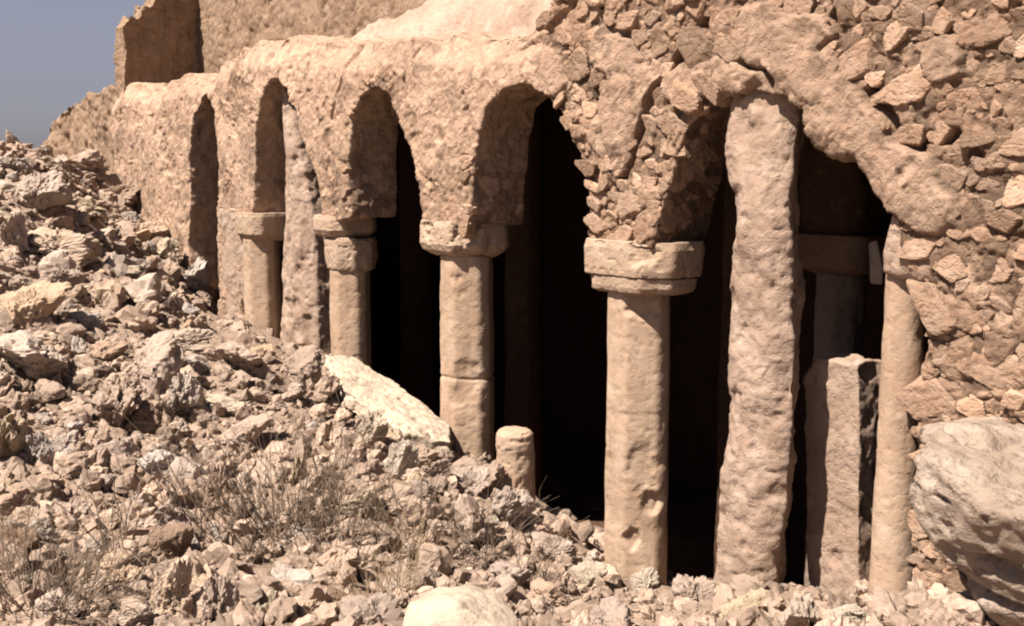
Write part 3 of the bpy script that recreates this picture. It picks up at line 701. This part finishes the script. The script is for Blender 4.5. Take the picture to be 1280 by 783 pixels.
# stones picked out in the photo: px, py of centre, width, height in photo pixels, tone, tilt, label
NAMED = [
 (35, 388, 98, 84, 't', .1, 'large tan block with a smooth face at the edge of the slope'),
 (40, 446, 96, 66, 'g', .05, 'broad greyish boulder just under the large tan block'),
 (182, 452, 96, 76, 'r', -.1, 'rounded grey tan boulder overhanging a dark hollow in the slope'),
 (228, 424, 84, 34, 't', .15, 'flat tan stone resting beside the rounded overhanging boulder'),
 (228, 490, 52, 62, 'g', 0, 'upright rounded grey stone beside the dark hollow'),
 (148, 500, 62, 86, 'r', .2, 'tall pinkish stone left of the dark hollow'),
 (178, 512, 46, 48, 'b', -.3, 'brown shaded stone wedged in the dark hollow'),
 (146, 563, 60, 34, 'r', .1, 'flat stone jutting out under the dark hollow'),
 (196, 578, 46, 40, 'g', .3, 'grey stone below the dark hollow'),
 (14, 540, 62, 84, 'c', .25, 'bright pale stone with a slanting top at the photo edge'),
 (48, 556, 40, 70, 'g', -.15, 'pointed grey stone standing beside the bright slanting one'),
 (76, 556, 40, 42, 'g', .1, 'squat grey stone beside the pointed grey one'),
 (45, 242, 74, 60, 'g', .0, 'large weathered grey boulder near the top of the rubble ridge'),
 (72, 304, 98, 44, 't', .05, 'wide flat tan stone bridging a long dark gap'),
 (72, 350, 62, 36, 'r', -.05, 'domed stone below the long dark gap'),
 (152, 232, 104, 62, 'r', -.35, 'big slanting slab of rock resting against the far wall foot'),
 (112, 262, 44, 34, 'c', .1, 'small bright stone beside the big slanting slab of rock'),
 (14, 290, 40, 60, 'r', .0, 'pale stone at the edge just under the grey boulder'),
 (207, 313, 36, 36, 'c', .1, 'bright square block above a dark square hole'),
 (178, 292, 60, 30, 'r', .0, 'lintel like stone over the dark square hole'),
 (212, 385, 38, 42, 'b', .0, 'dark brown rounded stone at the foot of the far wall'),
 (244, 345, 42, 62, 'g', .1, 'rough grey lump against the wall below the slit arch'),
 (296, 507, 86, 30, 'c', -.06, 'bright cream flat stone lying on the rubble crest'),
 (305, 545, 90, 46, 'r', -.25, 'long sloping stone under the bright cream flat one'),
 (302, 448, 66, 50, 'r', .1, 'pale lump of stone at the foot of the farthest column'),
 (366, 456, 80, 48, 'r', -.1, 'low mound of pale stone between the far columns'),
 (213, 738, 58, 92, 't', .05, 'tan upright boulder low in the foreground'),
 (270, 748, 58, 84, 'r', -.1, 'pinkish upright stone beside the tan upright boulder'),
 (160, 722, 54, 44, 't', .0, 'tan cobble left of the tan upright boulder'),
 (106, 702, 42, 30, 'c', .2, 'pale wedge shaped stone in front of the dry brush'),
 (322, 770, 34, 34, 'c', .0, 'small rounded pale stone at the very bottom'),
 (172, 772, 48, 34, 't', .0, 'half buried tan stone at the very bottom'),
 (1008, 760, 74, 78, 't', -.12, 'angular pale tan stone at the foot of the bowed pier'),
 (1068, 764, 66, 48, 'c', .1, 'whitish rough stone in front of the thin column'),
 (930, 764, 84, 46, 'c', -.1, 'whitish crumbling stone in front of the bowed pier base'),
 (806, 727, 36, 38, 'c', .0, 'small cream block set against the tall pale column base'),
 (862, 740, 56, 54, 'r', .1, 'pale stone between the tall column and the bowed pier'),
 (632, 634, 66, 56, 'r', .1, 'stone lying just under the broken column drum'),
 (590, 602, 70, 46, 'r', -.2, 'pale stone under the foot of the column by the slab'),
 (594, 650, 62, 76, 'r', .2, 'pale pinkish stone below the broken drum among dry stems'),
 (538, 590, 52, 44, 'r', .1, 'stone propping the lower end of the leaning slab'),
 (500, 576, 44, 60, 'c', .1, 'pale stone tucked under the leaning slab'),
 (460, 540, 46, 60, 'c', .0, 'pale lump beneath the upper part of the leaning slab'),
 (455, 625, 56, 46, 'c', .2, 'white broken stone beside the dry bush'),
 (420, 700, 60, 60, 'r', .1, 'pale stone below the white broken stone'),
 (700, 690, 90, 50, 'r', -.1, 'low pale stone before the opening beside the tall column'),
 (735, 722, 46, 44, 'c', .2, 'pale angular stone beside the dark pebble'),
 (640, 720, 60, 50, 'r', -.2, 'stone just behind the smooth cream boulder'),
 (752, 770, 70, 46, 'r', .0, 'broad pale stone low in front of the tall column'),
 (270, 620, 40, 80, 'r', -.2, 'tall thin pale stone leaning at the edge of the dry bush'),
 (372, 590, 20, 50, 'c', .1, 'thin upright white stone inside the dry bush'),
 (95, 640, 60, 44, 'r', .1, 'rounded stone in the middle of the left slope'),
 (180, 655, 56, 44, 't', -.1, 'tan stone right of the rounded middle slope stone'),
 (1150, 690, 40, 80, 'g', .1, 'shaded stone wedged between thin column and huge boulder'),
 (105, 170, 60, 50, 'r', .1, 'weathered stone on the ridge at the foot of the wall stump'),
 (22, 205, 60, 44, 'g', .0, 'greyish stone on the skyline of the rubble ridge'),
 (60, 205, 50, 40, 'r', .1, 'pale stone on the skyline beside the greyish one'),
]
taken = []
rk = random.Random(3)
DIPS = []
for k, (px, py, w, h, m, tilt, lab) in enumerate(NAMED):
    p_, D = ground_hit(px, py + h * .30)
    D = min(D, float((p_ - CAM) @ FV))
    sc = D / F; a = w * sc * .56; c = h * sc * .56
    b = (a + c) / 2 * rk.uniform(.85, 1.1)
    pos = atD(px, py, D)
    pos[2] = min(pos[2], zt(pos[0], pos[1])[0] + c * .32)
    th = _yaw - math.pi / 2 + math.pi / 2
    rz = math.atan2(RV[1], RV[0])                                  # its long side lies across the slope
    rock(tuple(pos), a, b, c, (rk.uniform(-.15, .15), tilt, rz + rk.uniform(-.2, .2)), k % 23, m, lab, n=5 if w > 36 else 4)
    taken.append((pos[0], pos[1], max(a, b)))

def project(P):
    q = P - CAM; zz = q @ FV; return 640 + F * (q @ RV) / zz, 391.5 - F * (q @ UV) / zz, zz
def region(px, py, D):
    if py > 660 and px < 760: return ('pale broken rock lying loose in the foreground rubble', 'rocks loose in the foreground')
    if px > 700: return ('pale broken rock lying at the foot of the near arches', 'rocks at the foot of the near arches')
    if px > 400: return ('broken rock in the rubble bank below the middle columns', 'rocks below the middle columns')
    if py < 330: return ('weathered rock high on the rubble ridge by the far wall', 'rocks high on the ridge')
    return ('angular rock lying loose on the big rubble slope', 'rocks on the rubble slope')
count = 0; tries = 0
while count < 236 and tries < 60000:
    tries += 1
    px, py = rk.uniform(-20, 1150), rk.uniform(185, 790)
    high = rk.random() < .45
    if high: px, py = rk.uniform(-15, 255), rk.uniform(188, 470)
    if px > 240 and py < 430: continue
    if px > 560 and py < 560 + (px - 560) * .75: continue
    if px > 800 and py < 735: continue
    p_, D = ground_hit(px, py)
    if D < 3.5 or D > 16 or p_[1] > .05: continue
    big_ = rk.random() < .35
    r = rk.uniform(.09, .16) if big_ else rk.uniform(.05, .09)
    r *= .7 + .045 * D
    if high and rk.random() < .5: r = rk.uniform(.13, .24)
    if any((p_[0] - t[0]) ** 2 + (p_[1] - t[1]) ** 2 < (.8 * (r + t[2])) ** 2 for t in taken): continue
    lab, grp = region(px, py, D)
    m = rk.choices('rgtcb', (56, 17, 16, 6, 5))[0]
    if px > 430: m = rk.choices('rgtcb', (66, 8, 12, 12, 2))[0]
    rock((p_[0], p_[1], p_[2] + r * rk.uniform(.05, .35)), r * rk.uniform(.9, 1.3), r * rk.uniform(.8, 1.1), r * rk.uniform(.6, 1.0),
         (rk.uniform(-.5, .5), rk.uniform(-.5, .5), rk.uniform(0, 6.28)), rk.randrange(23), m, lab, grp, n=4 if D < 9 else 3)
    taken.append((p_[0], p_[1], r)); count += 1

DIPS = _d
# the small stuff between them, one mass
low = [rock_shape(2, 3000 + i, ncut=9 + i % 6, amp=.05)[:2] for i in range(24)]
mid = [rock_shape(3, 4000 + i, ncut=9 + i % 6, amp=.06)[:2] for i in range(16)]
Vs, Fs, As = [], [], []; nv = 0
def add_stone(x, y, r, P, Fc, sink):
    global nv
    R = np.array(Matrix.Rotation(rk.uniform(0, 6.28), 3, Vector((rk.gauss(0, 1), rk.gauss(0, 1), rk.gauss(0, 1))).normalized()))
    Q = (P * (r * np.array([rk.uniform(.9, 1.3), rk.uniform(.7, 1), rk.uniform(.55, .9)]))) @ R.T
    Q += np.array([x, y, zc + r * sink])
    Vs.append(Q); Fs.append(Fc + nv); nv += len(P)
    As.append(np.tile([0, np.clip(rk.gauss(.52, .2), .05, 1), 0], (len(P), 1)))
cand = []
while len(cand) < 9800:
    if rk.random() < .7:
        px, py = rk.uniform(-60, 1230), rk.uniform(180, 830)
        if px > 250 and py < 425: continue
        p_, D = ground_hit(px, min(py, 830))
        if D < 3.2 or D > 17 or p_[1] > .9: continue
        cand.append((p_[0], p_[1], D))
    else:
        x, y = rk.uniform(-5, 11), rk.uniform(-5.5, .7)
        cand.append((x, y, math.dist((x, y), CAM[:2])))
xy = np.array(cand); zz = zt(xy[:, 0], xy[:, 1])
for (x, y, D), zc in zip(cand, zz):
    r = min(.11, .019 * rk.paretovariate(1.45)) * (.7 + .05 * D)
    if D < 3.6: continue
    s_ = mid[rk.randrange(16)] if r * F / D > 9 else low[rk.randrange(24)]
    add_stone(x, y, r, s_[0], s_[1], rk.uniform(-.3, .3))
me = mesh_np('rubble', np.vstack(Vs), np.vstack(Fs), False)
attr(me, 'masonry', np.vstack(As).astype(np.float32))
tag(link('rubble', me, M_RUB), 'loose small broken stones covering the whole slope between the larger rocks', 'rubble', None, 'stuff')

# ------------------------------------------------------------------ dry brush
def twigs(paths, mat_r):
    Vt, Ft = [], []; n = 0
    for path, r0, r1 in paths:
        path = np.array(path); m = len(path)
        t = np.gradient(path, axis=0); t /= np.linalg.norm(t, axis=1)[:, None] + 1e-9
        a = np.cross(t, [.3, .2, .93]); a /= np.linalg.norm(a, axis=1)[:, None] + 1e-9; b = np.cross(t, a)
        rr = np.linspace(r0, r1, m)[:, None]
        ring = np.stack([path + rr * (a * math.cos(k * 2.094) + b * math.sin(k * 2.094)) for k in range(3)], 1)
        Vt.append(ring.reshape(-1, 3))
        i = np.arange(m * 3).reshape(m, 3) + n; j = np.roll(i, -1, 1)
        Ft.append(np.stack([i[:-1], j[:-1], j[1:], i[1:]], -1).reshape(-1, 4)); n += m * 3
    return mesh_np('twigs', np.vstack(Vt), np.vstack(Ft))
def grow(r, h, spread, n, seed, curl=.5, droop=0., br=3, thick=.0035):
    q = random.Random(seed); paths = []
    for k in range(n):
        a = q.uniform(0, 6.28); s = spread * q.random() ** .6; L = h * q.uniform(.45, 1.0)
        p = np.array([r * q.random() * math.cos(a), r * q.random() * math.sin(a), -.03]); d = np.array([s * math.cos(a), s * math.sin(a), 1.0]); d /= np.linalg.norm(d)
        path = [p]; m = 8
        for j in range(m):
            d = d + np.array([q.gauss(0, .1), q.gauss(0, .1), q.gauss(0, .05) - droop * j / m]) * curl; d /= np.linalg.norm(d)
            p = p + d * L / m; path.append(p)
            if br and j > 1 and q.random() < br / 7:
                e = d + np.array([q.gauss(0, .5), q.gauss(0, .5), q.gauss(.1, .3)]); e /= np.linalg.norm(e); pp = p; sub = [pp]
                for _ in range(4):
                    e = e + np.array([q.gauss(0, .15), q.gauss(0, .15), q.gauss(0, .1)]); e /= np.linalg.norm(e); pp = pp + e * L * q.uniform(.05, .11); sub.append(pp)
                paths.append((sub, thick * .55, thick * .2))
        paths.append((path, thick, thick * .35))
    return twigs(paths, None)
BR = [(345, 660, .78, .40, 95, .8, 'large dry grey bush of tangled twigs in the middle of the rubble', M_TWIG, 'dry_bush', 'bush', 2, .0032),
      (405, 690, .66, .34, 70, .85, 'dry twiggy bush right beside the large dry grey one', M_TWIG, 'dry_bush', 'bush', 2, .003),
      (290, 690, .48, .3, 40, .9, 'low dry bush between the large grey bush and upright stones', M_TWIG, 'dry_bush', 'bush', 2, .003),
      (40, 765, .5, .36, 130, 1.0, 'dark dry brush in the bottom corner of the slope', M_TWIG, 'dry_bush', 'bush', 3, .003),
      (105, 775, .28, .22, 70, 1.0, 'small dark brush beside the corner brush', M_TWIG, 'dry_bush', 'bush', 3, .003),
      (5, 690, .3, .1, 40, .4, 'tall dry stalks at the edge of the slope', M_STRAW, 'dry_grass', 'grass tuft', 1, .0022),
      (500, 745, .55, .10, 34, .3, 'tall thin straw stems left of the cream boulder', M_STRAW, 'dry_grass', 'grass tuft', 1, .0022),
      (460, 760, .34, .12, 44, .5, 'short straw tuft beside the tall thin stems', M_STRAW, 'dry_grass', 'grass tuft', 1, .0022),
      (605, 705, .60, .12, 40, .8, 'sparse diagonal dry stems behind the cream boulder', M_TWIG, 'dry_weed', 'weed', 2, .0026),
      (660, 735, .5, .12, 40, .9, 'dry weed arching beside the cream boulder', M_TWIG, 'dry_weed', 'weed', 2, .0026),
      (560, 690, .40, .10, 24, .5, 'pale straw stems below the leaning slab', M_STRAW, 'dry_grass', 'grass tuft', 1, .0022),
      (430, 655, .80, .10, 16, .55, 'tall bare dark twigs rising just below the leaning slab', M_TWIG, 'dry_weed', 'weed', 3, .004),
          (520, 690, .72, .08, 14, .6, 'bare forked twigs left of the sparse diagonal stems', M_TWIG, 'dry_weed', 'weed', 3, .004),
          (240, 660, .66, .10, 14, .6, 'bare twigs standing at the left rim of the large bush', M_TWIG, 'dry_weed', 'weed', 3, .004),
          (150, 700, .62, .10, 12, .6, 'few tall bare twigs between the corner brush and tan boulder', M_TWIG, 'dry_weed', 'weed', 3, .004),
          (372, 500, .28, .06, 12, .6, 'thin dark twigs at the upper end of the leaning slab', M_TWIG, 'dry_weed', 'weed', 2, .003),
      (250, 590, .22, .10, 40, .7, 'little dry tuft on the open slope', M_TWIG, 'dry_weed', 'weed', 2, .003),
      (400, 445, .16, .08, 26, .6, 'dry sprig at the foot of the far plastered pier', M_TWIG, 'dry_weed', 'weed', 2, .003)]
for k, (px, py, h, r, n, sp, lab, mat, nm, cat, br, th_) in enumerate(BR):
    p_, D = ground_hit(px, py)
    me = grow(r, h, sp, n, 50 + k, 1.0, .15, br, th_)
    tag(link(nm, me, mat, None, tuple(p_)), lab, cat)

# ------------------------------------------------------------------ light, sky, camera
EL, AZ = math.radians(57), -3.0
sx, sy = math.sin(math.radians(AZ)), -math.cos(math.radians(AZ))
sd = Vector((sx * math.cos(EL), sy * math.cos(EL), math.sin(EL)))
li = bpy.data.lights.new('sun', 'SUN'); li.energy = 5.0; li.angle = math.radians(.5); li.color = (1.0, .93, .84)
so = bpy.data.objects.new('sun', li); COL.objects.link(so); so.rotation_euler = sd.to_track_quat('Z', 'Y').to_euler(); so.location = (0, 0, 20)
w = bpy.data.worlds.new('World'); S.world = w; w.use_nodes = True; N, L = w.node_tree.nodes, w.node_tree.links
sky = N.new('ShaderNodeTexSky'); sky.sky_type = 'NISHITA'; sky.sun_disc = False; sky.sun_elevation = EL; sky.sun_rotation = math.atan2(sx, sy)
sky.air_density = 1.0; sky.dust_density = 1.0; sky.ozone_density = 2.0
hs_ = N.new('ShaderNodeHueSaturation'); hs_.inputs['Saturation'].default_value = .4
L.new(sky.outputs[0], hs_.inputs['Color']); mx = N.new('ShaderNodeMix'); mx.data_type = 'RGBA'; mx.blend_type = 'MULTIPLY'; mx.inputs[0].default_value = 1; mx.inputs[7].default_value = (.57, .545, .64, 1)
L.new(hs_.outputs[0], mx.inputs[6]); L.new(mx.outputs[2], N['Background'].inputs['Color']); N['Background'].inputs['Strength'].default_value = .05
cd = bpy.data.cameras.new('camera'); co = bpy.data.objects.new('camera', cd); COL.objects.link(co)
cd.sensor_width = 36; cd.lens = 36 * F / W; cd.clip_end = 3000; cd.clip_start = .05
co.matrix_world = Matrix(((RV[0], UV[0], -FV[0], CAM[0]), (RV[1], UV[1], -FV[1], CAM[1]), (RV[2], UV[2], -FV[2], CAM[2]), (0, 0, 0, 1)))
S.camera = co
S.render.engine = 'CYCLES'
S.cycles.max_bounces = 4; S.cycles.diffuse_bounces = 1; S.cycles.use_denoising = True
S.cycles.filter_width = 2.1
S.view_settings.view_transform = 'Standard'; S.view_settings.look = 'None'; S.view_settings.gamma = 1; S.view_settings.exposure = 1.28
